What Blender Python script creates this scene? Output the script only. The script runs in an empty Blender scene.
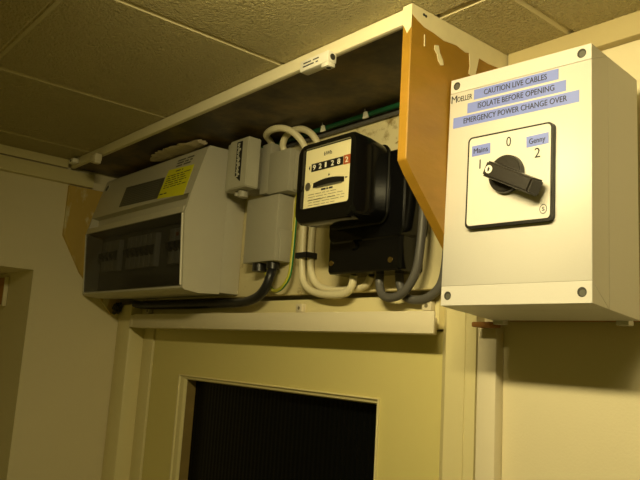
import bpy, bmesh, math, random
from mathutils import Vector, Matrix
random.seed(4)
S = bpy.context.scene
COL = S.collection

# ------------------------------------------------------------ camera, world, light
cam_d = bpy.data.cameras.new('camera'); cam = bpy.data.objects.new('camera', cam_d); COL.objects.link(cam)
CAM_LOC = (1.32, -0.63, 1.93)
cam.matrix_world = Matrix(((0.651336, 0.085840, 0.753919, 1.320000), (0.756430, -0.151746, -0.636228, -0.630000), (0.059791, 0.984685, -0.163770, 1.930000), (0.000000, 0.000000, 0.000000, 1.000000)))
cam_d.sensor_width = 36; cam_d.lens = 690.8228 / 640 * 36; cam_d.clip_start = 0.01
S.camera = cam
W = bpy.data.worlds.new('world'); S.world = W; W.use_nodes = True
bg = W.node_tree.nodes['Background']
bg.inputs[0].default_value = (1.0, 0.81, 0.13, 1); bg.inputs[1].default_value = 0.10
def area(name, loc, target, sx, sy, power, color):
    d = bpy.data.lights.new(name, 'AREA'); d.shape = 'RECTANGLE'; d.size = sx; d.size_y = sy
    d.energy = power; d.color = color
    o = bpy.data.objects.new(name, d); COL.objects.link(o); o.location = loc
    o.rotation_euler = (Vector(target) - Vector(loc)).to_track_quat('-Z', 'Y').to_euler()
    return o
LAMP = (1.01, -0.485, 2.230)
area('tube_light', LAMP, (1.01, 0.0, 1.70), 0.28, 0.028, 2.85, (1.0, 0.835, 0.41))
S.view_settings.view_transform = 'Standard'; S.view_settings.look = 'None'
S.view_settings.gamma = 1; S.view_settings.use_curve_mapping = False
S.view_settings.exposure = 0.0

# ------------------------------------------------------------ materials
def mat(name, col, rough=0.6, metal=0.0, var=0.0, vscale=8, bump=0.0, bscale=200, stain=None, smask=(0.55, 0.7), sscale=12,
        coat=0.0, spec=0.5, stretch=None, bdist=0.002):
    m = bpy.data.materials.new(name); m.use_nodes = True
    nt = m.node_tree; N = nt.nodes; L = nt.links; b = N['Principled BSDF']
    b.inputs['Base Color'].default_value = (*col, 1); b.inputs['Roughness'].default_value = rough
    b.inputs['Metallic'].default_value = metal; b.inputs['Coat Weight'].default_value = coat
    b.inputs['Specular IOR Level'].default_value = spec
    tc = N.new('ShaderNodeTexCoord'); vec = tc.outputs['Object']
    if stretch:
        mp = N.new('ShaderNodeMapping'); mp.inputs['Scale'].default_value = stretch
        L.new(vec, mp.inputs[0]); vec = mp.outputs[0]
    cur = None
    if var:
        n = N.new('ShaderNodeTexNoise'); n.inputs['Scale'].default_value = vscale; n.inputs['Detail'].default_value = 5
        L.new(vec, n.inputs['Vector'])
        r = N.new('ShaderNodeMix'); r.data_type = 'RGBA'
        r.inputs[6].default_value = (*[c * (1 - var) for c in col], 1)
        r.inputs[7].default_value = (*[min(1, c * (1 + var)) for c in col], 1)
        L.new(n.outputs[0], r.inputs[0]); cur = r.outputs[2]
    if stain:
        n = N.new('ShaderNodeTexNoise'); n.inputs['Scale'].default_value = sscale; n.inputs['Detail'].default_value = 8
        n.inputs['Roughness'].default_value = 0.65
        L.new(vec, n.inputs['Vector'])
        cr = N.new('ShaderNodeValToRGB'); cr.color_ramp.elements[0].position = smask[0]; cr.color_ramp.elements[1].position = smask[1]
        L.new(n.outputs[0], cr.inputs[0])
        r = N.new('ShaderNodeMix'); r.data_type = 'RGBA'
        if cur: L.new(cur, r.inputs[6])
        else: r.inputs[6].default_value = (*col, 1)
        r.inputs[7].default_value = (*stain, 1)
        L.new(cr.outputs[0], r.inputs[0]); cur = r.outputs[2]
    if cur: L.new(cur, b.inputs['Base Color'])
    if bump:
        n = N.new('ShaderNodeTexNoise'); n.inputs['Scale'].default_value = bscale; n.inputs['Detail'].default_value = 3
        L.new(vec, n.inputs['Vector'])
        bp = N.new('ShaderNodeBump'); bp.inputs['Strength'].default_value = bump; bp.inputs['Distance'].default_value = bdist
        L.new(n.outputs[0], bp.inputs['Height']); L.new(bp.outputs[0], b.inputs['Normal'])
    return m
M = {}
M['wall'] = mat('cream_wall_paint', (0.75, 0.67, 0.46), 0.6, var=0.05, vscale=6, bump=0.10, bscale=400)
M['door'] = mat('cream_gloss_door', (0.68, 0.60, 0.25), 0.42, var=0.04, vscale=5, bump=0.08, bscale=120)
M['frame'] = mat('cream_gloss_frame', (0.72, 0.64, 0.36), 0.4, var=0.05, vscale=9, bump=0.12, bscale=90, stretch=(1, 1, .15))
M['ceil'] = mat('stippled_ceiling_tile', (0.68, 0.58, 0.28), 0.5, var=0.05, vscale=7, bump=1.0, bscale=320, bdist=0.013, stretch=(1, 1, 1))
M['joint'] = mat('ceiling_tile_joint', (0.66, 0.58, 0.36), 0.7)
M['ply'] = mat('orange_varnished_ply', (0.33, 0.175, 0.014), 0.45, var=0.22, vscale=14, bump=0.15, bscale=60, stretch=(1, 1, 3), stain=(.42, .2, .03), smask=(.5, .8), sscale=9)
M['plyold'] = mat('stained_old_ply', (0.50, 0.34, 0.07), 0.6, var=0.25, vscale=14, stain=(.62, .54, .30), smask=(.5, .56), sscale=22, stretch=(1, 1, .4))
M['under'] = mat('dark_stained_board', (0.055, 0.038, 0.01), 0.5, var=0.6, vscale=14, stain=(.26, .17, .04), smask=(.45, .7), sscale=9)
M['edge'] = mat('white_painted_edge', (0.80, 0.73, 0.52), 0.45, var=0.08, vscale=12, bump=.15, bscale=80)
M['smear'] = mat('white_paint_smear', (0.80, 0.72, 0.48), 0.5, var=0.1, vscale=50)
M['back'] = mat('dirty_cream_panel', (0.68, 0.60, 0.36), 0.6, var=0.1, vscale=18, stain=(.25, .17, .05), smask=(.57, .68), sscale=26)
M['box'] = mat('pale_grey_plastic', (0.63, 0.605, 0.58), 0.42, var=0.015, vscale=5, bump=0.04, bscale=500)
M['boxside'] = M['box']
M['white'] = mat('white_plastic', (0.82, 0.79, 0.70), 0.4)
M['plate'] = mat('white_plate_print', (0.70, 0.675, 0.64), 0.35)
M['black'] = mat('black_plastic', (0.012, 0.011, 0.010), 0.35)
M['blackgloss'] = mat('black_bakelite', (0.004, 0.004, 0.004), 0.16, coat=0.1, spec=0.35, bump=0.03, bscale=30)
M['handle'] = mat('black_handle', (0.022, 0.018, 0.015), 0.32, bump=.08, bscale=300)
M['ink'] = mat('black_ink', (0.02, 0.02, 0.03), 0.6)
M['label'] = mat('blue_tape', (0.20, 0.255, 0.72), 0.4)
M['grey'] = mat('grey_moulded_plastic', (0.38, 0.36, 0.29), 0.5, var=0.05, vscale=20, bump=.05, bscale=200)
M['grey2'] = mat('light_grey_plastic', (0.46, 0.44, 0.35), 0.5, var=0.06, vscale=40)
M['cu'] = mat('grey_cream_plastic', (0.54, 0.51, 0.42), 0.42, var=0.03, vscale=6)
M['grille'] = mat('dark_grey_label', (0.09, 0.088, 0.07), 0.5)
M['slat'] = mat('grey_label_line', (0.19, 0.18, 0.15), 0.5)
M['yellow'] = mat('yellow_sticker', (0.80, 0.78, 0.02), 0.45)
M['inkgrey'] = mat('grey_print', (0.2, 0.17, 0.1), 0.6)
M['cream_cable'] = mat('cream_pvc', (0.76, 0.69, 0.47), 0.4, var=.05, vscale=30)
M['grey_cable'] = mat('grey_pvc', (0.10, 0.095, 0.09), 0.45, var=.08, vscale=30)
M['black_cable'] = mat('black_pvc', (0.012, 0.012, 0.014), 0.4)
M['gy_y'] = mat('yellow_pvc', (0.50, 0.48, 0.05), 0.4)
M['gy_g'] = mat('green_pvc', (0.02, 0.20, 0.06), 0.4)
M['green'] = mat('green_cable_pvc', (0.01, 0.085, 0.035), 0.4)
M['face'] = mat('meter_face_card', (0.80, 0.73, 0.46), 0.5, var=.04, vscale=40)
M['red'] = mat('red_drum', (0.42, 0.09, 0.02), 0.5)
M['digit'] = mat('white_digit', (0.85, 0.83, 0.7), 0.5)
M['brass'] = mat('brass', (0.55, 0.40, 0.14), 0.35, metal=1)
M['steel'] = mat('zinc_screw', (0.45, 0.43, 0.38), 0.4, metal=0.9)
M['timber'] = mat('rough_timber', (0.34, 0.15, 0.035), 0.7, var=.2, vscale=25, stretch=(1, 6, 6))
M['dust'] = mat('grey_cobweb_dirt', (0.05, 0.045, 0.03), 0.9)
M['bag'] = mat('crumpled_paper', (0.45, 0.38, 0.26), 0.6, bump=.6, bscale=60, var=.2, vscale=30)
M['hole'] = mat('dark_recess', (0.03, 0.028, 0.022), 0.7)
M['floor'] = mat('brown_floor', (0.15, 0.12, 0.08), 0.6, var=.2)
M['white_screw'] = mat('white_screw_cap', (0.9, 0.88, 0.8), 0.3)
M['wood_orange'] = mat('orange_timber', (0.42, 0.19, 0.04), 0.5, var=.15, vscale=30)

def glass_dark(name, tint, rough, mixf):
    m = bpy.data.materials.new(name); m.use_nodes = True
    nt = m.node_tree; N = nt.nodes; L = nt.links
    b = N['Principled BSDF']; b.inputs['Base Color'].default_value = (0.012, 0.013, 0.016, 1); b.inputs['Roughness'].default_value = rough
    t = N.new('ShaderNodeBsdfTransparent'); t.inputs[0].default_value = (*tint, 1)
    mx = N.new('ShaderNodeMixShader'); mx.inputs[0].default_value = mixf
    L.new(b.outputs[0], mx.inputs[1]); L.new(t.outputs[0], mx.inputs[2]); L.new(mx.outputs[0], N['Material Output'].inputs[0])
    return m
M['smoke'] = glass_dark('smoked_window', (0.85, 0.85, 0.85), 0.15, 0.66)
def reeded():
    m = mat('black_reeded_glass', (0.003, 0.0035, 0.004), 0.25, spec=0.08)
    nt = m.node_tree; N = nt.nodes; L = nt.links
    tc = N.new('ShaderNodeTexCoord'); w = N.new('ShaderNodeTexWave'); w.inputs['Scale'].default_value = 32; w.bands_direction = 'X'
    L.new(tc.outputs['Object'], w.inputs['Vector'])
    bp = N.new('ShaderNodeBump'); bp.inputs['Strength'].default_value = 0.12; bp.inputs['Distance'].default_value = 0.002
    L.new(w.outputs['Fac'], bp.inputs['Height']); L.new(bp.outputs[0], N['Principled BSDF'].inputs['Normal'])
    return m
M['glass'] = reeded()

# ------------------------------------------------------------ mesh helpers
def link(name, me, parent=None):
    o = bpy.data.objects.new(name, me); COL.objects.link(o)
    if parent:
        o.parent = parent; o.matrix_parent_inverse = parent.matrix_world.inverted()
    return o
def finish(name, bm, m, parent=None, smooth=False, flat_angle=35):
    bmesh.ops.recalc_face_normals(bm, faces=bm.faces)
    me = bpy.data.meshes.new(name); bm.to_mesh(me); bm.free()
    for k in (m if isinstance(m, (list, tuple)) else [m]): me.materials.append(M[k])
    if smooth:
        for p in me.polygons: p.use_smooth = True
        me.set_sharp_from_angle(angle=math.radians(flat_angle))
    return link(name, me, parent)
def B(bm, x0, x1, y0, y1, z0, z1, bev=0.0, seg=2):
    r = bmesh.ops.create_cube(bm, size=1)
    vs = r['verts']
    for v in vs:
        v.co = Vector(((x0 + x1) / 2 + v.co.x * (x1 - x0), (y0 + y1) / 2 + v.co.y * (y1 - y0), (z0 + z1) / 2 + v.co.z * (z1 - z0)))
    if bev:
        es = list({e for v in vs for e in v.link_edges})
        bmesh.ops.bevel(bm, geom=es, offset=bev, segments=seg, affect='EDGES', profile=0.5)
def box(name, m, x0, x1, y0, y1, z0, z1, bev=0.0, parent=None, seg=2):
    bm = bmesh.new(); B(bm, x0, x1, y0, y1, z0, z1, bev, seg)
    return finish(name, bm, m, parent, smooth=bev > 0)
def prism(bm, pts, ext):
    """pts: list of 3-D points of one cap; ext: vector"""
    a = [bm.verts.new(p) for p in pts]; b = [bm.verts.new(Vector(p) + Vector(ext)) for p in pts]
    bm.faces.new(a); bm.faces.new(b[::-1]); n = len(a)
    for i in range(n): bm.faces.new((a[i], b[i], b[(i + 1) % n], a[(i + 1) % n]))
def cyl(bm, c, axis, r, h, seg=24, r2=None):
    axis = Vector(axis).normalized(); q = axis.to_track_quat('Z', 'Y').to_matrix().to_4x4()
    bmesh.ops.create_cone(bm, cap_ends=True, segments=seg, radius1=r, radius2=r if r2 is None else r2, depth=h,
                          matrix=Matrix.Translation(Vector(c) + axis * h / 2) @ q)
def smooth_path(P, n=8):
    P = [Vector(p) for p in P]; Q = [P[0] * 2 - P[1]] + P + [P[-1] * 2 - P[-2]]; out = []
    for i in range(1, len(Q) - 2):
        for k in range(n):
            t = k / n; a, b, c, d = Q[i - 1], Q[i], Q[i + 1], Q[i + 2]
            out.append(0.5 * ((2 * b) + (c - a) * t + (2 * a - 5 * b + 4 * c - d) * t * t + (3 * b - a - 3 * c + d) * t ** 3))
    out.append(P[-1]); return out
def tube(name, m, P, r, parent=None, seg=14, n=8, stripe=None):
    pts = smooth_path(P, n); bm = bmesh.new()
    t0 = (pts[1] - pts[0]).normalized(); up = t0.orthogonal().normalized(); rings = []
    prev = t0
    for i, p in enumerate(pts):
        t = (pts[min(i + 1, len(pts) - 1)] - pts[max(i - 1, 0)]).normalized()
        up = (prev.rotation_difference(t) @ up); up = (up - t * up.dot(t)).normalized(); prev = t
        s = t.cross(up)
        rings.append([bm.verts.new(p + (up * math.cos(a) + s * math.sin(a)) * r) for a in [2 * math.pi * k / seg for k in range(seg)]])
    for a, b in zip(rings, rings[1:]):
        for k in range(seg):
            f = bm.faces.new((a[k], a[(k + 1) % seg], b[(k + 1) % seg], b[k]))
            if stripe and (k % seg) in stripe: f.material_index = 1
    bm.faces.new(rings[0][::-1]); bm.faces.new(rings[-1])
    return finish(name, bm, m, parent, smooth=True)
def tag(o, label, cat, group=None):
    o['label'] = label; o['category'] = cat
    if group: o['group'] = group
    return o
def struct(o):
    o['kind'] = 'structure'; return o
def empty(name, loc):
    o = bpy.data.objects.new(name, None); COL.objects.link(o); o.location = loc
    o.empty_display_size = 0.02
    o.matrix_world = Matrix.Translation(loc); return o
def text_bm(bm, body, height, place, width=None, shear=0.0, off=0.0, thick=0.0003):
    """flat lettering; place(u, v, out) -> world; starts at u=v=0, cap height = height, stretched to width"""
    cu = bpy.data.curves.new('t', 'FONT'); cu.body = body; cu.size = 1; cu.offset = off; cu.extrude = 0.5; cu.resolution_u = 3
    o = bpy.data.objects.new('t', cu); COL.objects.link(o)
    dg = bpy.context.evaluated_depsgraph_get(); me = bpy.data.meshes.new_from_object(o.evaluated_get(dg))
    xs = [v.co.x for v in me.vertices]; ys = [v.co.y for v in me.vertices]
    x0, x1 = min(xs), max(xs); y0 = 0; y1 = max(ys) if height > 0 else 1
    sy = abs(height) / 0.70; sx = (width / (x1 - x0)) if width else sy
    base = len(bm.verts)
    vs = [bm.verts.new(place((v.co.x - x0) * sx, v.co.y * sy, (v.co.z + 0.5) * thick)) for v in me.vertices]
    for p in me.polygons:
        try: bm.faces.new([vs[i] for i in p.vertices])
        except ValueError: pass
    bpy.data.objects.remove(o); bpy.data.curves.remove(cu); bpy.data.meshes.remove(me)
def dashes(bm, u0, u1, v0, v1, rows, place, rnd, h=0.45, out=0.0003, avg=0.012):
    for r in range(rows):
        v = v1 - (r + 0.5) * (v1 - v0) / rows; hh = (v1 - v0) / rows * h / 2; u = u0 + rnd.random() * 0.002
        end = u1 - rnd.random() * (u1 - u0) * 0.25
        while u < end:
            w = avg * (0.4 + rnd.random()); w = min(w, end - u)
            prism(bm, [place(u, v - hh, 0), place(u + w, v - hh, 0), place(u + w, v + hh, 0), place(u, v + hh, 0)], Vector(place(0, 0, out)) - Vector(place(0, 0, 0)))
            u += w + avg * 0.25

# ------------------------------------------------------------ setting
ZC = 2.273
bm = bmesh.new()
B(bm, -0.02, 0.115 + 0.70, 0.035, 0.08, 1.967, 2.40)        # behind the cupboard and above the door
B(bm, 0.81, 2.3, 0.0, 0.08, 0.0, 2.40)
B(bm, -0.02, 0.02, 0.035, 0.08, 0.0, 1.967)
struct(finish('wall_back', bm, 'wall'))
bm = bmesh.new()
B(bm, -0.30, 0.0, -0.207, 0.08, 0.0, 2.40)
B(bm, -0.30, 0.0, -1.4, -0.207, 2.054, 2.40)
B(bm, -0.34, -0.30, -1.4, 0.08, 0.0, 2.40)
struct(finish('wall_left', bm, 'wall'))
struct(box('floor', 'floor', -0.3, 2.3, -1.6, 0.08, -0.05, 0.0))
# ceiling: slab plus bevelled square tiles
bm = bmesh.new()
B(bm, -0.3, 2.3, -1.6, 0.0, ZC + 0.003, ZC + 0.05)
xs = [-0.191 + 0.29 * k for k in range(9)]; ys = [0.16 - 0.29 * k for k in range(7)]
for i in range(len(xs) - 1):
    for j in range(len(ys) - 1):
        x0, x1 = xs[i] + .0006, xs[i + 1] - .0006; y1, y0 = ys[j] - .0006, ys[j + 1] + .0006
        y1 = min(y1, 0.0); c = 0.004
        if i == 0: x0 = -0.3
        a = [bm.verts.new((x, y, ZC + 0.004)) for x, y in ((x0, y0), (x1, y0), (x1, y1), (x0, y1))]
        b = [bm.verts.new((x, y, ZC)) for x, y in ((x0 + c, y0 + c), (x1 - c, y0 + c), (x1 - c, y1 - c), (x0 + c, y1 - c))]
        bm.faces.new(b)
        for k in range(4):
            f = bm.faces.new((a[k], a[(k + 1) % 4], b[(k + 1) % 4], b[k])); f.material_index = 1
me_ceiling = finish('ceiling', bm, ['ceil', 'joint']); struct(me_ceiling)

# cornice strips on the left wall
struct(box('trim_1', 'frame', 0.0, 0.010, -1.3, -0.17, 2.2565, ZC, 0.001))
struct(box('trim_2', 'frame', 0.0, 0.014, -1.3, -0.118, 2.2265, 2.2528, 0.0015))
# cornice strip above the right-hand wall
M['cornice'] = mat('brownish_cornice_paint', (0.52, 0.43, 0.22), 0.7, var=.06, bump=.1, bscale=200)
struct(box('trim_3', 'cornice', 0.893, 2.3, -0.012, 0.0, 2.249, ZC, 0.001))

# door: leaf with a glazed opening
def frame_bm(bm, x0, x1, z0, z1, ix0, ix1, iz0, iz1, y0, y1):
    B(bm, x0, ix0, y0, y1, z0, z1); B(bm, ix1, x1, y0, y1, z0, z1)
    B(bm, ix0, ix1, y0, y1, iz1, z1); B(bm, ix0, ix1, y0, y1, z0, iz0)
bm = bmesh.new(); frame_bm(bm, 0.1040, 0.8045, 0.01, 1.965, 0.216, 0.705, 1.0, 1.879, 0.0, 0.04)
door = struct(finish('door_1', bm, 'door'))
bm = bmesh.new()
ox0, ox1, oz0, oz1 = 0.210, 0.7075, 0.994, 1.8815; ix0, ix1, iz0, iz1 = 0.2310, 0.7005, 1.02, 1.8735
prof = [(0.0, -0.003), (0.2, -0.0035), (0.3, -0.001), (0.8, 0.0), (1.0, 0.003)]
rings = []
for t, y in prof:
    x0 = ox0 + (ix0 - ox0) * t; x1 = ox1 + (ix1 - ox1) * t; z0 = oz0 + (iz0 - oz0) * t; z1 = oz1 + (iz1 - oz1) * t
    rings.append([bm.verts.new(p) for p in ((x0, y, z0), (x1, y, z0), (x1, y, z1), (x0, y, z1))])
rebate = [tuple(v.co) for v in rings[-1]]
rings.append([bm.verts.new((v.co.x, 0.0045, v.co.z)) for v in rings[-1]])
rings.append([bm.verts.new((v.co.x, 0.001, v.co.z)) for v in rings[0]])
for a, b in zip([rings[-1]] + rings[:-2], rings[:-1]):
    for k in range(4): bm.faces.new((a[k], a[(k + 1) % 4], b[(k + 1) % 4], b[k]))
finish('glazing_bead', bm, 'frame', door)
M['putty'] = mat('brown_putty', (0.24, 0.17, 0.05), 0.7, var=.2, vscale=40)
bm = bmesh.new()
for inset, ya, yb_ in ((0.0, 0.0046, 0.030),):
    a = [bm.verts.new((x, ya, z)) for x, y, z in rebate]; b = [bm.verts.new((x, yb_, z)) for x, y, z in rebate]
    ao = [bm.verts.new((x + (-.003 if x < .4 else .003), ya, z + (-.003 if z < 1.5 else .003))) for x, y, z in rebate]
    bo = [bm.verts.new((v.co.x, yb_, v.co.z)) for v in ao]
    for k in range(4):
        j = (k + 1) % 4
        bm.faces.new((a[k], a[j], b[j], b[k])); bm.faces.new((ao[k], ao[j], bo[j], bo[k])); bm.faces.new((a[k], a[j], ao[j], ao[k])); bm.faces.new((b[k], b[j], bo[j], bo[k]))
finish('putty_line', bm, 'putty', door)
box('glass_pane', 'glass', 0.2310, 0.7005, 0.022, 0.026, 1.02, 1.8735, parent=door)

# door frame
bm = bmesh.new()
B(bm, 0.060, 0.1010, -0.003, 0.04, 0.0, 1.965, 0.001)
B(bm, 0.0, 0.060, -0.034, 0.04, 0.0, 2.006, 0.006)
struct(finish('trim_4', bm, 'frame', smooth=True))
bm = bmesh.new()
prism(bm, [(0.8065, 0.04, 0), (0.8065, -0.004, 0), (0.8175, -0.012, 0), (0.8435, -0.012, 0), (0.8445, -0.009, 0), (0.8465, -0.014, 0), (0.860, -0.014, 0), (0.8605, 0.0, 0), (0.8605, 0.04, 0)], (0, 0, 2.006))
struct(finish('trim_5', bm, 'frame'))
struct(box('trim_6', 'frame', 0.0605, 0.806, -0.012, 0.034, 1.967, 2.006, 0.002))

# ------------------------------------------------------------ meter cupboard (open boarding fixed round the meters)
cup = tag(empty('meter_cupboard', (0.44, 0.0, 2.012)), 'open-fronted wooden boarding round the meters with white painted top edge and orange side board', 'cupboard')
box('top_board', 'under', 0.0085, 0.879, -0.158, 0.034, 2.259, 2.2725, parent=cup)
e = box('edge_strip', 'edge', 0.011, 0.879, -0.166, -0.1582, 2.2562, 2.2725, 0.0015, parent=cup); e['label'] = 'white painted front edge of the top board'
def side(x0, x1, name, m, pts, lab):
    bm = bmesh.new(); prism(bm, [(x0, y, z) for y, z in pts], (x1 - x0, 0, 0))
    bmesh.ops.bevel(bm, geom=list(bm.edges), offset=0.0008, segments=1, affect='EDGES')
    o = finish(name, bm, m, cup); o['label'] = lab; return o
rb = side(0.8795, 0.8910, 'side_board', 'ply', [(-0.169, 2.2725), (-0.169, 2.116), (-0.1595, 2.105), (-0.05, 1.99), (-0.0155, 1.99), (-0.0005, 1.99), (-0.0005, 2.2725)], 'orange right-hand side board with paint smears')
side(0.0, 0.008, 'side_board', 'plyold', [(-0.163, 2.2245), (-0.163, 2.127), (-0.122, 2.058), (-0.052, 1.985), (-0.035, 1.985), (-0.035, 2.2245)], 'old stained left-hand side board')
bb = box('backing_board', 'back', 0.0085, 0.879, -0.010, 0.0, 2.0135, 2.246, 0.001, parent=cup); bb['label'] = 'dirty cream backing board'
# white paint on the right-hand board
rnd = random.Random(3)
def blob(pts, x=0.8910):
    bm = bmesh.new(); prism(bm, [(x, y, z) for y, z in pts], (0.0005, 0, 0))
    finish('paint_smear', bm, 'smear', rb)
edge = [(-0.169, 2.2725)]
y = -0.169
low = [(-0.169, 2.262), (-0.160, 2.258), (-0.150, 2.2545), (-0.135, 2.2535), (-0.12, 2.251), (-0.10, 2.253), (-0.085, 2.2505), (-0.079, 2.252), (-0.077, 2.238), (-0.079, 2.229), (-0.069, 2.227), (-0.065, 2.240), (-0.062, 2.252), (-0.045, 2.251), (-0.02, 2.253), (-0.001, 2.252)]
blob([(-0.169, 2.2725)] + low + [(-0.001, 2.2725)])
blob([(-0.134, 2.2415), (-0.128, 2.243), (-0.126, 2.236), (-0.121, 2.230), (-0.1195, 2.225), (-0.124, 2.2235), (-0.128, 2.227), (-0.130, 2.233), (-0.1345, 2.237)])
blob([(-0.150, 2.247), (-0.1492, 2.247), (-0.1485, 2.235), (-0.1495, 2.235)])
bm = bmesh.new(); prism(bm, [(0.8795, -0.1690, 2.2725), (0.8915, -0.1690, 2.2725), (0.8915, -0.1690, 2.2485), (0.886, -0.1690, 2.243), (0.882, -0.1690, 2.251), (0.8795, -0.1690, 2.254)], (0, -0.0005, 0))
finish('paint_smear', bm, 'smear', rb)
for yy, zz in ((-0.152, 2.267), (-0.149, 2.2665)):
    bm = bmesh.new(); cyl(bm, (0.891, yy, zz), (1, 0, 0), 0.0015, 0.001, 10); finish('nail_hole', bm, 'hole', rb)

# ------------------------------------------------------------ cable trunking
tr = tag(empty('cable_trunking', (0.45, -0.0125, 1.96)), 'long cream horizontal cable trunking over the glazed door', 'trunking')
bm = bmesh.new(); B(bm, 0.0795, 0.8045, -0.034, -0.0125, 1.960, 1.980, 0.001); finish('trunking_base', bm, 'white', tr, smooth=True)
M['trunk'] = mat('cream_painted_plastic', (0.70, 0.63, 0.47), 0.4, var=.04, vscale=10)
tr.children[0].data.materials[0] = M['trunk']
box('trunking_lid', 'trunk', 0.079, 0.8200, -0.0375, -0.0342, 1.9605, 1.9855, 0.0008, parent=tr)
box('end_cap', 'trunk', 0.064, 0.0785, -0.037, -0.0345, 1.961, 1.984, 0.001, parent=tr)
def clip(x, lab):
    t = tag(empty('cable_clip', (x, -0.012, 1.987)), lab, 'clip')
    box('clip_body', 'trunk', x - 0.007, x + 0.007, -0.020, -0.0123, 1.9875, 1.999, 0.001, parent=t)
    bm = bmesh.new(); cyl(bm, (x, -0.020, 1.9932), (0, -1, 0), 0.0024, 0.0006, 12); finish('screw', bm, 'inkgrey', t)
clip(0.560, 'small square cream clip on the door head under the white cables')
clip(0.7935, 'small square cream clip beside the left bottom corner of the switch box')
clip(0.10, 'small cream clip at the left end of the door head below the fuse board')
vt = tag(box('cable_trunking', 'trunk', 0.862, 0.8855, -0.014, -0.0003, 0.0, 1.972, 0.001), 'narrow white vertical trunking beside the door frame under the switch box', 'trunking')

# ------------------------------------------------------------ changeover switch box
bx = tag(empty('switch_enclosure', (0.967, -0.03, 1.982)), 'large pale grey plastic switch box with blue tape labels and a black rotary handle', 'switch box')
FQ = [(0.8890, 1.9835), (1.043, 1.9835), (1.0435, 2.2035), (0.8940, 2.2105)]
BW, BH = 0.160, 0.235; ZS = 0.0055; YF = -0.110; YB = -0.030
def bp(u, v, out=0.0):
    a, b = u / BW, v / BH
    x = (FQ[0][0] * (1 - a) + FQ[1][0] * a) * (1 - b) + (FQ[3][0] * (1 - a) + FQ[2][0] * a) * b
    z = (FQ[0][1] * (1 - a) + FQ[1][1] * a) * (1 - b) + (FQ[3][1] * (1 - a) + FQ[2][1] * a) * b
    return Vector((x, YF - out, z))
def bprism(bm, uv, o0, o1):
    prism(bm, [bp(u, v, o0) for u, v in uv], (0, -(o1 - o0), 0))
SB, ST = 0.0195, 0.2200
bm = bmesh.new()
fr = [(x + dx, -0.0819, z - 0.0028) for (x, z), dx in zip(FQ, (.001, 0, 0, 0))]; bk = [(x + dx, YB, z - 0.0080) for (x, z), dx in zip(FQ, (.0040, .001, .001, 0))]
va = [bm.verts.new(p) for p in fr]; vb = [bm.verts.new(p) for p in bk]
bm.faces.new(va); bm.faces.new(vb[::-1])
for i in range(4): bm.faces.new((va[i], vb[i], vb[(i + 1) % 4], va[(i + 1) % 4]))
bmesh.ops.bevel(bm, geom=list(bm.edges), offset=0.0003, segments=1, affect='EDGES')
finish('base', bm, 'box', bx)
# lid: slanting towards the back above and below
def lid_pts(u0, u1):
    return [(u0, SB), (u0, ST), (u0, BH), (u0, 0.0)]
bm = bmesh.new()
g = 0.00015
def ring(u, lo, hi, y): return None
vsA = [bp(0.0005, SB + g), bp(0.0005, ST - g)]; vsB = [bp(BW, SB + g), bp(BW, ST - g)]
def back(p, y, z): return Vector((p.x, y, z))
la = [bp(0, SB + g), bp(0, ST - g), back(bp(0, BH), -0.082, bp(0, BH).z - 0.0028), back(bp(0, 0), -0.082, bp(0, 0).z - 0.0028)]
lb = [bp(BW, SB + g), bp(BW, ST - g), back(bp(BW, BH), -0.082, bp(BW, BH).z - 0.0028), back(bp(BW, 0), -0.082, bp(BW, 0).z - 0.0028)]
A = [bm.verts.new(p) for p in la]; Bv = [bm.verts.new(p) for p in lb]
bm.faces.new(A); bm.faces.new(Bv[::-1])
for i in range(4): bm.faces.new((A[i], Bv[i], Bv[(i + 1) % 4], A[(i + 1) % 4]))
bmesh.ops.bevel(bm, geom=list(bm.edges), offset=0.0003, segments=1, affect='EDGES')
lid = finish('lid', bm, 'box', bx, smooth=True)
def wedge(v0, v1, zedge):
    bm = bmesh.new(); pa = []
    for u in (0.0, BW):
        e = bp(u, zedge)
        pa.append([bm.verts.new(bp(u, v0)), bm.verts.new(bp(u, v1)), bm.verts.new(Vector((e.x, -0.0822, e.z - 0.0028)))])
    bm.faces.new(pa[0]); bm.faces.new(pa[1][::-1])
    for i in range(3): bm.faces.new((pa[0][i], pa[1][i], pa[1][(i + 1) % 3], pa[0][(i + 1) % 3]))
    bmesh.ops.bevel(bm, geom=list(bm.edges), offset=0.0003, segments=1, affect='EDGES')
    o = finish('screw_strip', bm, 'box', bx); return o
w1 = wedge(0.0, SB - g, 0.0); w2 = wedge(ST + g, BH, BH)
# corner screws sit in recessed holes: ring + dark sunk disc
for (u, v, w) in ((0.0085, 0.0098, w1), (0.151, 0.0096, w1), (0.0082, 0.2275, w2), (0.1505, 0.2275, w2)):
    bm = bmesh.new(); c = bp(u, v, 0.0)
    cyl(bm, c + Vector((0, 0.0002, 0)), (0, -1, 0), 0.0041, 0.0004, 24)
    s = finish('screw_hole', bm, 'hole', w)
    bm = bmesh.new(); cyl(bm, c + Vector((0.0008, -0.0002, -0.0008)), (0, -1, 0), 0.0028, 0.0004, 20); finish('screw_head', bm, 'grille', w)
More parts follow.
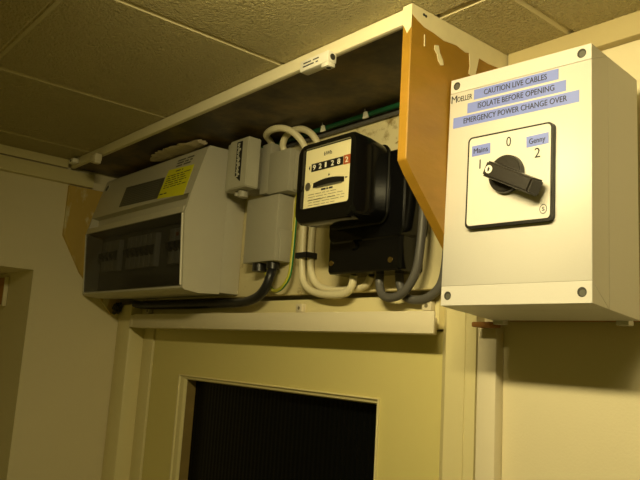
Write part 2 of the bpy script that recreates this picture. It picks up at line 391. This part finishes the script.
# switch plate
pl_c = (0.0785, 0.1210)
def rrect(u0, u1, v0, v1, r, n=6):
    out = []
    for cu_, cv_, a0 in ((u1 - r, v0 + r, -90), (u1 - r, v1 - r, 0), (u0 + r, v1 - r, 90), (u0 + r, v0 + r, 180)):
        for k in range(n + 1):
            a = math.radians(a0 + 90 * k / n); out.append((cu_ + r * math.cos(a), cv_ + r * math.sin(a)))
    return out
bm = bmesh.new(); bprism(bm, rrect(0.0305, 0.1255, 0.0740, 0.1665, 0.005), 0, 0.0052)
bez = finish('bezel', bm, 'black', bx)
bm = bmesh.new(); bprism(bm, rrect(0.0330, 0.1240, 0.0765, 0.1645, 0.004), 0.0053, 0.0060)
plate = finish('switch_plate', bm, 'plate', bx)
def lettering(name, m, parent, items, out, off=0.0):
    bm = bmesh.new()
    for body, u, v, h, w, rot_ in items:
        ca, sa = math.cos(rot_), math.sin(rot_)
        text_bm(bm, body, h, lambda a, b, o, u=u, v=v, ca=ca, sa=sa: bp(u + a * ca - b * sa, v + a * sa + b * ca, out + o), w, off=off)
    return finish(name, bm, m, parent)
for it in [('0', 0.0768, 0.1500, 0.0095, 0.0052, 0), ('1', 0.0462, 0.1325, 0.0095, None, 0), ('2', 0.1078, 0.1340, 0.0095, 0.0058, 0)]: lettering('numeral', 'ink', plate, [it], 0.0061)
# approval mark (circle with letters)
bm = bmesh.new()
for k in range(24):
    a0 = 2 * math.pi * k / 24; a1 = 2 * math.pi * (k + 1) / 24; c = (0.1175, 0.0850)
    bprism(bm, [(c[0] + r * 1.0 * math.cos(a), c[1] + r * 1.2 * math.sin(a)) for a, r in ((a0, .0032), (a1, .0032), (a1, .0037), (a0, .0037))], 0.0061, 0.0063)
text_bm(bm, 'S', 0.0034, lambda a, b, o: bp(0.1162 + a, 0.0834 + b, 0.0061 + o), 0.0026, off=0.01)
finish('approval_mark', bm, 'ink', plate)
def tape(name, u0, u1, v0, v1, body, tu0, tu1, tv, th, base=0.0, parent=bx, tilt=0.0, lab=None):
    bm = bmesh.new()
    c = ((u0 + u1) / 2, (v0 + v1) / 2)
    def rt(p):
        x, y = p[0] - c[0], p[1] - c[1]; return (c[0] + x * math.cos(tilt) - y * math.sin(tilt), c[1] + x * math.sin(tilt) + y * math.cos(tilt))
    bprism(bm, [rt(p) for p in ((u0, v0), (u1, v0), (u1, v1), (u0, v1))], base, base + 0.0003)
    o = finish(name, bm, 'label', parent)
    if lab: o['label'] = lab
    s = rt((tu0, tv))
    lettering('lettering', 'ink', o, [(body, s[0], s[1], th, tu1 - tu0, tilt)], base + 0.00035)
tape('tape_label', 0.0312, 0.1275, 0.2080, 0.2185, 'CAUTION LIVE CABLES', 0.0440, 0.1156, 0.2107, 0.0056, lab='blue tape reading CAUTION LIVE CABLES')
tape('tape_label', 0.0235, 0.1352, 0.1950, 0.2056, 'ISOLATE BEFORE OPENING', 0.0370, 0.1235, 0.1980, 0.0056, lab='blue tape reading ISOLATE BEFORE OPENING')
tape('tape_label', 0.0057, 0.1482, 0.1818, 0.1930, 'EMERGENCY POWER CHANGE OVER', 0.0195, 0.1365, 0.1850, 0.0056, lab='blue tape reading EMERGENCY POWER CHANGE OVER')
tape('tape_label', 0.0365, 0.0585, 0.1462, 0.1568, 'Mains', 0.0390, 0.0560, 0.1488, 0.0052, 0.0061, plate, 0.02, lab='small blue tape reading Mains')
tape('tape_label', 0.0990, 0.1220, 0.1455, 0.1560, 'Genny', 0.1020, 0.1188, 0.1482, 0.0052, 0.0061, plate, 0.03, lab='small blue tape reading Genny')
lettering('maker_name', 'ink', bx, [('M', 0.0020, 0.2095, 0.0078, 0.0072, 0), ('OELLER', 0.0098, 0.2097, 0.0056, 0.0190, 0)], 0.0001)
# handle: skirt disc plus long grip turned to position 1
hub = bp(*pl_c, 0.0062)
bm = bmesh.new(); cyl(bm, hub + Vector((0.0008, 0, 0.001)), (0, -1, 0), 0.0178, 0.006, 48, 0.0170)
bmesh.ops.bevel(bm, geom=[e for e in bm.edges if len(e.link_faces) == 2 and e.calc_face_angle() > 1], offset=0.001, segments=2, affect='EDGES')
hd = finish('rotary_handle', bm, 'handle', bx, smooth=True)
ang = math.radians(-26)
hx = Vector((math.cos(ang), 0, math.sin(ang))); hz = Vector((-math.sin(ang), 0, math.cos(ang)))
def hp(s, t, out): return hub + hx * s + hz * t + Vector((0, -out, 0))
bm = bmesh.new()
outline = [(-0.0105, -0.0070), (0.0415, -0.0068), (0.0415, 0.0062), (-0.0105, 0.0070)]
f = [bm.verts.new(hp(s, t, 0.0215)) for s, t in outline]
b_ = [bm.verts.new(hp(s * 1.05, t * 1.15, 0.0062)) for s, t in outline]
bm.faces.new(f); bm.faces.new(b_[::-1])
for i in range(4): bm.faces.new((f[i], b_[i], b_[(i + 1) % 4], f[(i + 1) % 4]))
bmesh.ops.bevel(bm, geom=list(bm.edges), offset=0.0016, segments=3, affect='EDGES')
grip = finish('grip', bm, 'handle', hd, smooth=True)
bm = bmesh.new(); cyl(bm, hp(-0.0045, 0.0, 0.0215), (0, -1, 0), 0.0036, 0.0005, 24); scr = finish('screw_cap', bm, 'white_screw', hd)
bm = bmesh.new()
for a in (30,):
    d = Vector((math.cos(math.radians(75)), 0, math.sin(math.radians(75)))); n_ = Vector((-d.z, 0, d.x)); c = hp(-0.0045, 0, 0.0221)
    prism(bm, [c - d * .0022 - n_ * .0005, c + d * .0005 - n_ * .0012, c + d * .0026, c + d * .0005 + n_ * .0012, c - d * .0022 + n_ * .0005], (0, -0.0002, 0))
finish('arrow_mark', bm, 'ink', hd)
# battens the box is screwed to
for x0, x1 in ((0.894, 0.935), (1.0, 1.04)):
    pass
bt = tag(box('timber_batten', 'timber', 0.896, 1.036, -0.0295, -0.0005, 1.9765, 1.997, 0.0015), 'dark wooden batten just showing between the switch box and the wall', 'batten')
bt2 = tag(box('timber_offcut', 'timber', 0.868, 0.892, -0.034, -0.0148, 1.9685, 1.9740, 0.0015), 'thin orange wooden sliver under the left bottom corner of the switch box', 'wood offcut')
for x in (0.898, 1.028):
    box('mounting_lug', 'box', x - 0.006, x + 0.006, -0.0298, -0.020, 1.9715, 1.9765, 0.001, parent=bx)

# ------------------------------------------------------------ consumer unit (fuse board)
X0, X1 = 0.0085, 0.392
cu = tag(empty('consumer_unit', (0.2, -0.0105, 2.013)), 'wide grey fuse board with smoked window and a yellow sticker', 'fuse board')
YS = -0.047
box('base', 'cu', X0 + .001, X1 - .001, YS + .0003, -0.0105, 2.0165, 2.247, 0.002, parent=cu)
P_full = [(YS, 2.2485), (-0.086, 2.2475), (-0.0895, 2.244), (-0.1125, 2.166), (-0.1165, 2.147), (-0.1205, 2.134), (-0.1125, 2.018), (-0.109, 2.0155), (-0.085, 2.0125), (YS, 2.0145)]
P_mid = [(YS, 2.2485), (-0.086, 2.2475), (-0.0895, 2.244), (-0.1125, 2.166), (-0.0990, 2.1640), (-0.0990, 2.1465), (-0.1195, 2.144), (-0.1205, 2.134), (-0.117, 2.1335), (-0.080, 2.131), (-0.080, 2.024), (-0.110, 2.022), (-0.1125, 2.018), (-0.109, 2.0155), (-0.085, 2.0125), (YS, 2.0145)]
bm = bmesh.new()
prism(bm, [(X0, y, z) for y, z in P_full], (0.004, 0, 0))
prism(bm, [(X1 - 0.007, y, z) for y, z in P_full], (0.007, 0, 0))
prism(bm, [(X0 + 0.004, y, z) for y, z in P_mid], (X1 - X0 - 0.011, 0, 0))
bmesh.ops.remove_doubles(bm, verts=bm.verts, dist=1e-6)
cover = finish('cover', bm, 'cu', cu)
n_sl = Vector((0, -(2.244 - 2.166), -(-0.0895 + 0.1125))).normalized()   # outward normal of the sloping panel
sl_u = Vector((1, 0, 0)); sl_v = Vector((0, 0.023, 0.078)).normalized(); sl_o = Vector((X0, -0.1125, 2.166))
def sp(u, v, out=0.0): return sl_o + sl_u * u + sl_v * v + n_sl * out
def sprism(bm, uv, o0, o1): prism(bm, [sp(u, v, o0) for u, v in uv], n_sl * (o1 - o0))
bm = bmesh.new(); sprism(bm, [(0.116, 0.010), (0.2695, 0.006), (0.2665, 0.047), (0.114, 0.052)], 0, 0.0004)
gl = finish('rating_label', bm, 'grille', cu); gl['label'] = 'dark grey rating label'
bm = bmesh.new()
for k in range(9):
    v = 0.0135 + k * 0.0040
    sprism(bm, [(0.118, v), (0.256, v - 0.0035), (0.256, v - 0.0027), (0.118, v + 0.0008)], 0.0005, 0.0007)
finish('print_lines', bm, 'slat', gl)
bm = bmesh.new(); sprism(bm, [(0.2675, 0.005), (0.3600, -0.001), (0.3575, 0.055), (0.2705, 0.060)], 0, 0.0004)
ys_ = finish('sticker', bm, 'yellow', cu); ys_['label'] = 'bright yellow paper sticker with small print'
bm = bmesh.new()
dashes(bm, 0.300, 0.328, 0.0505, 0.0545, 1, lambda u, v, o: sp(u, v, 0.0005 + o), rnd, avg=0.02)
dashes(bm, 0.276, 0.353, 0.021, 0.048, 6, lambda u, v, o: sp(u, v, 0.0005 + o), rnd, h=0.3, avg=0.014)
dashes(bm, 0.272, 0.30, 0.010, 0.014, 1, lambda u, v, o: sp(u, v, 0.0005 + o), rnd, h=0.5, avg=0.014)
finish('small_print', bm, 'ink', ys_)
bm = bmesh.new(); dashes(bm, 0.292, 0.361, 0.060, 0.076, 3, lambda u, v, o: sp(u, v, 0.0002 + o), rnd, h=0.5, avg=0.02)
finish('printed_mark', bm, 'grille', cu)
bm = bmesh.new()
for r, a, b in ((0.0080, 0.0, 0.0010),):
    sprism(bm, [(0.017 - 0.0 + r * 0.9 * math.cos(t * math.pi / 12) - 0.0, 0.066 + r * math.sin(t * math.pi / 12)) for t in range(24)], a, b)
finish('cover_screw', bm, 'cu', cu); 
bm = bmesh.new(); sprism(bm, [(0.017 + 0.0058 * math.cos(t * math.pi / 8), 0.066 + 0.0062 * math.sin(t * math.pi / 8)) for t in range(16)], 0.0011, 0.0014); finish('screw_slot', bm, 'grille', cu)
# window
bm = bmesh.new()
w0, w1_ = X0 + 0.0042, X1 - 0.0072
prism(bm, [(w0, y, z) for y, z in ((-0.1210, 2.1325), (-0.1135, 2.0225), (-0.1120, 2.0225), (-0.1190, 2.1325))], (w1_ - w0, 0, 0))
finish('window', bm, 'smoke', cu)
bm = bmesh.new(); prism(bm, [(w0 - 0.0030, y, z) for y, z in ((-0.1216, 2.1325), (-0.1140, 2.0225), (-0.1120, 2.0225), (-0.1190, 2.1325))], (0.0030, 0, 0)); finish('window_rim', bm, 'white', cu); bm = bmesh.new()
prism(bm, [(w1_, y, z) for y, z in ((-0.1222, 2.1325), (-0.1146, 2.0225), (-0.1120, 2.0225), (-0.1190, 2.1325))], (0.0022, 0, 0))
finish('window_rim', bm, 'white', cu)
box('breaker_deck', 'slat', X0 + 0.0095, X1 - 0.0075, -0.0885, -0.0805, 2.026, 2.129, parent=cu)
M['mod'] = mat('breaker_grey', (0.5, 0.49, 0.46), 0.5)
bxs = [0.045 + 0.0185 * k for k in range(4)] + [0.152 + 0.0185 * k for k in range(6)] + [0.309 + 0.0185 * k for k in range(3)]
for k, x in enumerate(bxs):
    m_ = box('breaker', 'mod', x, x + 0.0175, -0.0985, -0.0886, 2.060, 2.118, 0.001, parent=cu)
    bm = bmesh.new(); prism(bm, [(x + 0.004, y, z) for y, z in ((-0.0988, 2.098), (-0.1075, 2.094), (-0.1065, 2.086), (-0.0988, 2.080))], (0.0095, 0, 0))
    finish('toggle', bm, 'black', m_)
    if k == 11:
        box('red_marker', 'red', x + 0.004, x + 0.012, -0.0995, -0.0987, 2.105, 2.111, parent=m_)

# ------------------------------------------------------------ paper bundle on the fuse board
bm = bmesh.new(); n = 22
rings = []
for i in range(n + 1):
    t = i / n; x = 0.215 + 0.165 * t; ring_ = []
    for k in range(12):
        a = 2 * math.pi * k / 12; ry = 0.022 * (1 - 0.6 * abs(2 * t - 1) ** 2.5) * (1 + rnd.uniform(-.25, .15)); rz = 0.0042 * (1 + rnd.uniform(-.5, .15))
        ring_.append(bm.verts.new((x + rnd.uniform(-.002, .002), -0.094 + ry * math.cos(a), 2.2535 + rz * math.sin(a))))
    rings.append(ring_)
for a, b in zip(rings, rings[1:]):
    for k in range(12): bm.faces.new((a[k], a[(k + 1) % 12], b[(k + 1) % 12], b[k]))
bm.faces.new(rings[0][::-1]); bm.faces.new(rings[-1])
tag(finish('crumpled_bag', bm, 'bag', smooth=True), 'crumpled brownish paper bundle squeezed on top of the fuse board', 'paper')

# ------------------------------------------------------------ grey boxes between fuse board and meter
def gbox(parts, name, label, cat, base, group=None):
    t = tag(empty(name, base), label, cat, group)
    for nm, m, (x0, x1, y0, y1, z0, z1), bev in parts: box(nm, m, x0, x1, y0, y1, z0, z1, bev, parent=t)
    return t
ca = gbox([('base', 'grey', (0.415, 0.462, -0.050, -0.0105, 2.175, 2.243), 0.002),
           ('terminal_cover', 'grey2', (0.4125, 0.430, -0.066, -0.0503, 2.172, 2.249), 0.002)],
          'service_fuse', 'grey fuse carrier with a black and white warning strip, left of the grey boxes', 'fuse holder', (0.44, -0.0105, 2.17))
bm = bmesh.new()
prism(bm, [(x, y, 2.1705) for x, y in ((0.4305, -0.0503), (0.4305, -0.072), (0.433, -0.074), (0.4815, -0.074), (0.4815, -0.0503))], (0, 0, 0.0775))
bmesh.ops.bevel(bm, geom=list(bm.edges), offset=0.0015, segments=2, affect='EDGES')
fc = finish('fuse_carrier', bm, 'grey2', ca, smooth=True)
bm = bmesh.new(); prism(bm, [(0.4520, -0.0741, 2.190), (0.4665, -0.0741, 2.180), (0.4665, -0.0741, 2.243), (0.4520, -0.0741, 2.243)], (0, -0.0005, 0))
wl = finish('warning_strip', bm, 'black', fc)
bm = bmesh.new()
for k in range(26):
    z = 2.188 + k * 0.00205; u = 0.4535 + rnd.random() * .003; w = 0.003 + rnd.random() * .006
    B(bm, u, min(u + w, 0.4655), -0.0748, -0.0746, z, z + 0.0011)
finish('small_print', bm, 'digit', wl)
bm = bmesh.new(); cyl(bm, (0.452, -0.057, 2.1700), (0, 0, -1), 0.008, 0.010, 20); cyl(bm, (0.437, -0.058, 2.1700), (0, 0, -1), 0.004, 0.006, 16)
finish('cable_gland', bm, 'grey', ca, smooth=True)
cb = gbox([('housing', 'grey', (0.464, 0.4880, -0.036, -0.0105, 2.1665, 2.246), 0.002)],
          'connector_block', 'plain grey connector block right behind the fuse carrier', 'connector block', (0.48, -0.0105, 2.166))
cc = gbox([('housing', 'grey', (0.4890, 0.5400, -0.039, -0.0105, 2.1625, 2.2275), 0.002), ('side_rib', 'grey', (0.5403, 0.5435, -0.030, -0.0105, 2.165, 2.2235), 0.001)],
          'connector_block', 'grey connector block with a cream cable entering its top, nearest the meter', 'connector block', (0.52, -0.0105, 2.16))
cd = gbox([('body', 'grey', (0.4385, 0.5200, -0.039, -0.0105, 2.061, 2.1610), 0.002), ('side_shell', 'grey', (0.5203, 0.5230, -0.033, -0.0105, 2.061, 2.1080), 0.0008)],
          'junction_box', 'tall grey junction box with a thick black cable below', 'junction box', (0.49, -0.0105, 2.061))
bm = bmesh.new(); cyl(bm, (0.466, -0.026, 2.0608), (0, 0, -1), 0.011, 0.012, 24); finish('cable_gland', bm, 'black', cd, smooth=True)
bm = bmesh.new(); cyl(bm, (0.500, -0.026, 2.0608), (0, 0, -1), 0.010, 0.010, 24); finish('cable_gland', bm, 'black', cd, smooth=True)

# ------------------------------------------------------------ electricity meter
mt = tag(empty('electricity_meter', (0.71, -0.0105, 2.035)), 'black electricity meter with a cream dial reading 92128', 'electricity meter')
def rbox(bm, x0, x1, z0, z1, ys, r, tap=0.0):
    """rounded-rectangle solid through rings at ys [(y, inset)]"""
    prev = None; rs = []
    for y, ins in ys:
        pts = rrect(x0 + ins, x1 - ins, z0 + ins, z1 - ins, max(r - ins * .5, .002), 5)
        rs.append([bm.verts.new((u, y, v)) for u, v in pts])
    for a, b in zip(rs, rs[1:]):
        for k in range(len(a)): bm.faces.new((a[k], a[(k + 1) % len(a)], b[(k + 1) % len(a)], b[k]))
    return rs
bm = bmesh.new()
# rear base
rs = rbox(bm, 0.650, 0.7835, 2.070, 2.179, [(-0.0105, 0), (-0.050, 0.001), (-0.052, 0.003)], 0.012); bm.faces.new(rs[0]); bm.faces.new(rs[-1][::-1])
finish('base', bm, 'blackgloss', mt, smooth=True)
bm = bmesh.new()
mx0, mx1, mz0, mz1 = 0.6530, 0.7635, 2.0845, 2.1890
rs = rbox(bm, mx0, mx1, mz0, mz1, [(-0.0525, 0.004), (-0.056, 0.003), (-0.057, 0.005), (-0.085, 0.0015), (-0.108, 0.0005), (-0.1125, 0.003), (-0.1135, 0.006)], 0.015)
# opening in the front
op = rrect(mx0 + 0.013, mx1 - 0.0105, mz0 + 0.0200, mz1 - 0.0085, 0.003, 5)
o1 = [bm.verts.new((u, -0.1135, v)) for u, v in op]; o2 = [bm.verts.new((u, -0.108, v)) for u, v in op]
L_ = len(o1)
for a, b in ((rs[-1], o1), (o1, o2)):
    for k in range(L_): bm.faces.new((a[k], a[(k + 1) % L_], b[(k + 1) % L_], b[k]))
bm.faces.new(o2[::-1]); bm.faces.new(rs[0])
finish('case', bm, 'blackgloss', mt, smooth=True)
def mp(u, v, out=0.0): return Vector((mx0 + u, -0.1081 - out, mz0 + v))
fu0, fu1, fv0, fv1 = 0.0135, 0.0970, 0.0205, 0.0955
def mprism(bm, uv, a, b): prism(bm, [mp(u, v, a) for u, v in uv], (0, -(b - a), 0))
bm = bmesh.new(); mprism(bm, [(fu0, fv0), (fu1 - .006, fv0), (fu1, fv0 + .006), (fu1, fv1), (fu0, fv1)], 0, 0.0008)
fp = finish('dial_plate', bm, 'face', mt)
bm = bmesh.new(); text_bm(bm, 'kWh', 0.0050, lambda a, b, o: mp(0.048 + a, 0.0835 + b, 0.0009 + o), 0.014, off=0.0); finish('unit_lettering', bm, 'ink', fp); bm = bmesh.new()
dashes(bm, 0.046, 0.068, 0.0400, 0.0435, 1, lambda u, v, o: mp(u, v, 0.0009 + o), rnd, h=.6, avg=.006)
finish('small_print', bm, 'ink', fp)
bm = bmesh.new()
dashes(bm, 0.022, 0.090, 0.0225, 0.0395, 5, lambda u, v, o: mp(u, v, 0.0009 + o), rnd, h=.16, avg=.010)
dashes(bm, 0.020, 0.085, 0.0300, 0.0312, 1, lambda u, v, o: mp(u, v, 0.0009 + o), rnd, h=.6, avg=.03)
finish('small_print', bm, 'inkgrey', fp)
bm = bmesh.new()
mprism(bm, [(0.0255, 0.0665), (0.0830, 0.0665), (0.0830, 0.0765), (0.0255, 0.0765)], 0.0009, 0.0013)
reg = finish('register', bm, 'black', mt)
bm = bmesh.new()
for k, ch in enumerate('92128'):
    text_bm(bm, ch, 0.0064, lambda a, b, o, k=k: mp(0.0285 + 0.0112 * k + a, 0.0684 + b, 0.0014 + o), 0.0052 if ch != '1' else 0.0030, off=0.01)
finish('digits', bm, 'digit', reg)
bm = bmesh.new(); mprism(bm, [(0.0838, 0.0660), (0.0955, 0.0660), (0.0955, 0.0772), (0.0838, 0.0772)], 0.0009, 0.0013)
rd = finish('red_drum', bm, 'red', reg); rd['label'] = 'red last drum of the register'
bm = bmesh.new(); text_bm(bm, '2', 0.0066, lambda a, b, o: mp(0.0868 + a, 0.0682 + b, 0.0014 + o), 0.0055, off=0.01); finish('digit', bm, 'digit', rd)
# disc slot (curved top)
bm = bmesh.new()
pts = [(0.0305, 0.0455), (0.0865, 0.0455)] + [(0.0865 - 0.056 * k / 8, 0.0515 + 0.0032 * math.sin(math.pi * k / 8)) for k in range(9)]
mprism(bm, pts, 0.0009, 0.0013); finish('disc_slot', bm, 'black', mt)
bm = bmesh.new(); mprism(bm, [(0.036, 0.0445), (0.084, 0.0445), (0.082, 0.0462), (0.060, 0.0470), (0.040, 0.0462)], 0.0014, 0.0020); finish('spinning_disc', bm, 'steel', mt)
bm = bmesh.new()
bm.free()
for tri in ([(0.0575, 0.0572), (0.0605, 0.0572), (0.059, 0.0602)], [(0.0885, 0.0490), (0.0885, 0.0515), (0.0925, 0.0502)], [(0.0225, 0.0690), (0.0225, 0.0750), (0.0200, 0.0720)]):
    bm = bmesh.new(); mprism(bm, tri, 0.0009, 0.0012); finish('pointer_mark', bm, 'ink', fp)
bm = bmesh.new(); cyl(bm, mp(0.0215, 0.0485, 0.0009), (0, -1, 0), 0.0050, 0.0014, 24); finish('dial_screw', bm, 'steel', mt)
# terminal cover
bm = bmesh.new()
rs = rbox(bm, 0.6505, 0.7775, 2.0325, 2.0815, [(-0.0105, 0), (-0.047, 0), (-0.0495, 0.002), (-0.050, 0.005)], 0.004); bm.faces.new(rs[0]); bm.faces.new(rs[-1][::-1])
finish('terminal_cover', bm, 'blackgloss', mt, smooth=True)
for x, z in ((0.6585, 2.0465), (0.7625, 2.0445)):
    bm = bmesh.new(); cyl(bm, (x, -0.0500, z), (0, -1, 0), 0.0034, 0.0012, 20); finish('screw', bm, 'brass', mt)
bm = bmesh.new(); cyl(bm, (0.7770, -0.020, 2.052), (1, 0, 0), 0.0034, 0.0015, 20); finish('screw', bm, 'brass', mt)
bm = bmesh.new(); cyl(bm, (0.700, -0.0500, 2.0665), (0, -1, 0), 0.0065, 0.004, 20, 0.005); finish('seal_boss', bm, 'blackgloss', mt, smooth=True)
tube('seal_wire', 'brass', [(0.7625, -0.050, 2.186), (0.769, -0.044, 2.192), (0.7745, -0.036, 2.184), (0.7755, -0.03, 2.165), (0.7745, -0.028, 2.15)], 0.0007, mt, seg=8)

# ------------------------------------------------------------ cables
def cable(m, P, r, label, name='power_cable', group=None, **k):
    o = tube(name, m, P, r, **k); return tag(o, label, 'cable', group)
y0 = -0.0305
cable('cream_cable', [(0.476, -0.026, 2.2455), (0.479, -0.034, 2.2515), (0.492, -0.050, 2.2530), (0.520, -0.060, 2.2530), (0.545, -0.058, 2.2500), (0.563, -0.050, 2.240), (0.572, -0.038, 2.222), (0.569, -0.026, 2.195), (0.5635, -0.023, 2.16), (0.563, -0.023, 2.10), (0.566, -0.023, 2.045), (0.578, -0.024, 2.023), (0.604, -0.026, 2.0125), (0.640, -0.028, 2.0085), (0.666, -0.029, 2.0105), (0.6775, -0.030, 2.020), (0.680, -0.030, 2.0322)], 0.005,
      'cream cable, left one of the looped pair, making the wider top loop')
cable('cream_cable', [(0.514, -0.030, 2.2280), (0.514, -0.034, 2.2370), (0.523, -0.036, 2.2480), (0.540, -0.036, 2.2535), (0.562, -0.034, 2.2510), (0.580, -0.029, 2.238), (0.586, -0.022, 2.215), (0.578, -0.0165, 2.16), (0.5745, -0.0165, 2.10), (0.5755, -0.0165, 2.055), (0.587, -0.0165, 2.030), (0.612, -0.0162, 2.0185), (0.662, -0.0162, 2.0165), (0.690, -0.018, 2.0210), (0.700, -0.019, 2.0322)], 0.005,
      'cream cable, right one of the looped pair, running behind the wider loop')
def tie(z):
    bm = bmesh.new()
    B(bm, 0.5565, 0.5815, -0.0305, -0.0285, z - 0.004, z + 0.004, 0.0006); B(bm, 0.5565, 0.5815, -0.0113, -0.0103, z - 0.004, z + 0.004)
    B(bm, 0.5565, 0.5575, -0.030, -0.0110, z - 0.004, z + 0.004); B(bm, 0.5805, 0.5815, -0.030, -0.0110, z - 0.004, z + 0.004)
    tag(finish('cable_strap', bm, 'black_cable'), 'black strap holding the two cream cables together beneath the meter', 'cable tie')
tie(2.0665)
cable('grey_cable', [(0.7225, -0.026, 2.0322), (0.724, -0.027, 2.018), (0.733, -0.030, 2.006), (0.751, -0.033, 2.002), (0.772, -0.034, 2.009), (0.7885, -0.034, 2.032), (0.7945, -0.034, 2.068), (0.793, -0.030, 2.11), (0.791, -0.026, 2.17), (0.791, -0.024, 2.225)], 0.0052,
      'dark grey cable curving up closest to the meter')
cable('grey_cable', [(0.748, -0.019, 2.0322), (0.751, -0.019, 2.018), (0.760, -0.020, 2.005), (0.777, -0.021, 2.000), (0.798, -0.021, 2.003), (0.815, -0.021, 2.017), (0.8215, -0.021, 2.045), (0.8225, -0.021, 2.09), (0.820, -0.020, 2.15), (0.818, -0.020, 2.225)], 0.0052,
      'dark grey cable of the wider outer curve beside the orange board')
cable(['gy_y', 'gy_g'], [(0.5490, -0.0165, 2.205), (0.5430, -0.022, 2.155), (0.5440, -0.024, 2.12), (0.5450, -0.026, 2.07), (0.5440, -0.028, 2.040), (0.533, -0.029, 2.0245), (0.515, -0.026, 2.0185), (0.496, -0.021, 2.0205), (0.480, -0.018, 2.031), (0.472, -0.017, 2.0475)], 0.003,
      'thin yellow and green striped earth cable looping under the tall junction box', 'earth_cable', stripe=(1, 2, 8, 9), seg=14)
cable('black_cable', [(0.500, -0.026, 2.0505), (0.503, -0.032, 2.040), (0.499, -0.034, 2.026), (0.485, -0.034, 2.013), (0.462, -0.032, 2.006), (0.43, -0.028, 2.0025), (0.38, -0.0235, 2.0020), (0.30, -0.021, 2.002), (0.20, -0.021, 2.002), (0.10, -0.021, 2.003), (0.064, -0.030, 2.006)], 0.0070,
      'thick black cable running along beneath the fuse board')
cable('green', [(0.40, -0.017, 2.2500), (0.48, -0.016, 2.2510), (0.56, -0.016, 2.2515), (0.66, -0.016, 2.2518), (0.76, -0.016, 2.2515), (0.874, -0.016, 2.2515)], 0.0036,
      'green cable running along the back under the dark top board', 'earth_cable')
cable('grey_cable', [(0.40, -0.0135, 2.2440), (0.56, -0.0145, 2.2425), (0.70, -0.0145, 2.2425), (0.874, -0.0145, 2.243)], 0.0028,
      'thin dark grey cable running just below the green cable')
for x, lab in ((0.59, 'small white plastic clip on the green cable above the left side of the meter'), (0.677, 'small white plastic clip on the green cable above the right side of the meter')):
    t = tag(empty('cable_clip', (x, -0.02, 2.245)), lab, 'clip')
    bm = bmesh.new()
    prism(bm, [(x - .004, -0.0205, 2.2450), (x + .006, -0.0205, 2.2450), (x + .004, -0.0215, 2.2535), (x - .0015, -0.0215, 2.2535)], (0, -0.002, 0)); finish('clip_body', bm, 'digit', t)
    bm = bmesh.new(); cyl(bm, (x, -0.022, 2.2530), (0, -.2, 1), 0.0015, 0.005, 8, .0005); finish('nail', bm, 'steel', t)

# ------------------------------------------------------------ terminal strips on the boarding edge
def strip(x0, x1, yb, z0, z1, label, marks=True):
    t = tag(empty('terminal_strip', ((x0 + x1) / 2, yb, z0)), label, 'terminal block')
    bm = bmesh.new(); B(bm, x0, x1, yb - 0.013, yb, z0, z1, 0.002); B(bm, x1 - 0.012, x1 - .001, yb - 0.012, yb - .001, z0 - 0.004, z0 + 0.001, 0.001)
    b = finish('strip_body', bm, 'white' if marks else 'trunk', t, smooth=True)
    if not marks: return
    bm = bmesh.new(); cyl(bm, (x1, yb - 0.0065, (z0 + z1) / 2), (1, 0, 0), 0.0036, 0.0003, 16); cyl(bm, (x1 - .006, yb - .006, z0 - .004), (0, 0, -1), .0028, .0003, 14)
    finish('wire_hole', bm, 'hole', t)
    if marks:
        bm = bmesh.new(); dashes(bm, x0 + 0.006, x1 - 0.012, z0 + 0.003, z1 - 0.003, 2, lambda u, v, o: Vector((u, yb - 0.0131 - o, v)), rnd, h=.35, avg=0.014); finish('print_marks', bm, 'ink', b)
strip(0.732, 0.781, -0.1665, 2.2425, 2.2560, 'white terminal strip hanging from the middle of the painted board edge')
strip(0.136, 0.162, -0.1665, 2.2430, 2.2565, 'small cream terminal strip at the left end of the painted board edge', False)
t = tag(empty('cable_clip', (0.035, -0.17, 2.262)), 'small cream clip in the corner where the painted board meets the left wall', 'clip')
box('clip_body', 'white', 0.03, 0.052, -0.178, -0.1665, 2.259, 2.268, 0.002, parent=t)
bm = bmesh.new(); cyl(bm, (0.041, -0.178, 2.2635), (0, -1, 0), 0.0025, .0004, 12); finish('screw', bm, 'hole', t)

# ------------------------------------------------------------ cobwebbed dirt under the left end of the fuse board
bm = bmesh.new()
for k in range(26):
    x = 0.004 + rnd.random() * 0.018; z = 2.008 - rnd.random() * 0.020; yv = -0.0365 - rnd.random() * 0.012
    bmesh.ops.create_icosphere(bm, subdivisions=1, radius=0.0025 + rnd.random() * 0.003, matrix=Matrix.Translation((x, yv, z)))
o = finish('cobweb_dirt', bm, 'dust'); o['kind'] = 'stuff'; tag(o, 'black cobweb and dirt hanging under the left end of the fuse board', 'dirt')
# plaster crumbs at the ends of the trunking
# ------------------------------------------------------------ window opening in the left wall: timber with cream edge
wd = tag(empty('timber_block', (-0.2, -0.21, 1.988)), 'orange timber block seen in the opening in the left wall', 'timber')
box('block', 'wood_orange', -0.295, -0.142, -0.214, -0.2075, 1.992, 2.046, 0.002, parent=wd)
e = box('edge_strip', 'edge', -0.1418, -0.137, -0.2155, -0.2075, 1.988, 2.046, 0.001, parent=wd); e['label'] = 'cream painted edge'

# ------------------------------------------------------------ ceiling lamp (behind the photographer's view)
lp = tag(empty('ceiling_light', (1.05, -0.49, ZC)), 'short ceiling batten light in front of the switch box', 'ceiling light')
M['glow'] = bpy.data.materials.new('lamp_glow'); M['glow'].use_nodes = True
pb = M['glow'].node_tree.nodes['Principled BSDF']; pb.inputs['Emission Color'].default_value = (1, .85, .42, 1); pb.inputs['Emission Strength'].default_value = 40.0
box('housing', 'white', 0.87, 1.23, -0.53, -0.45, 2.252, 2.2725, 0.003, parent=lp)
bm = bmesh.new(); cyl(bm, (0.88, -0.502, 2.238), (1, 0, 0), 0.008, 0.34, 20); finish('tube', bm, 'glow', lp, smooth=True)
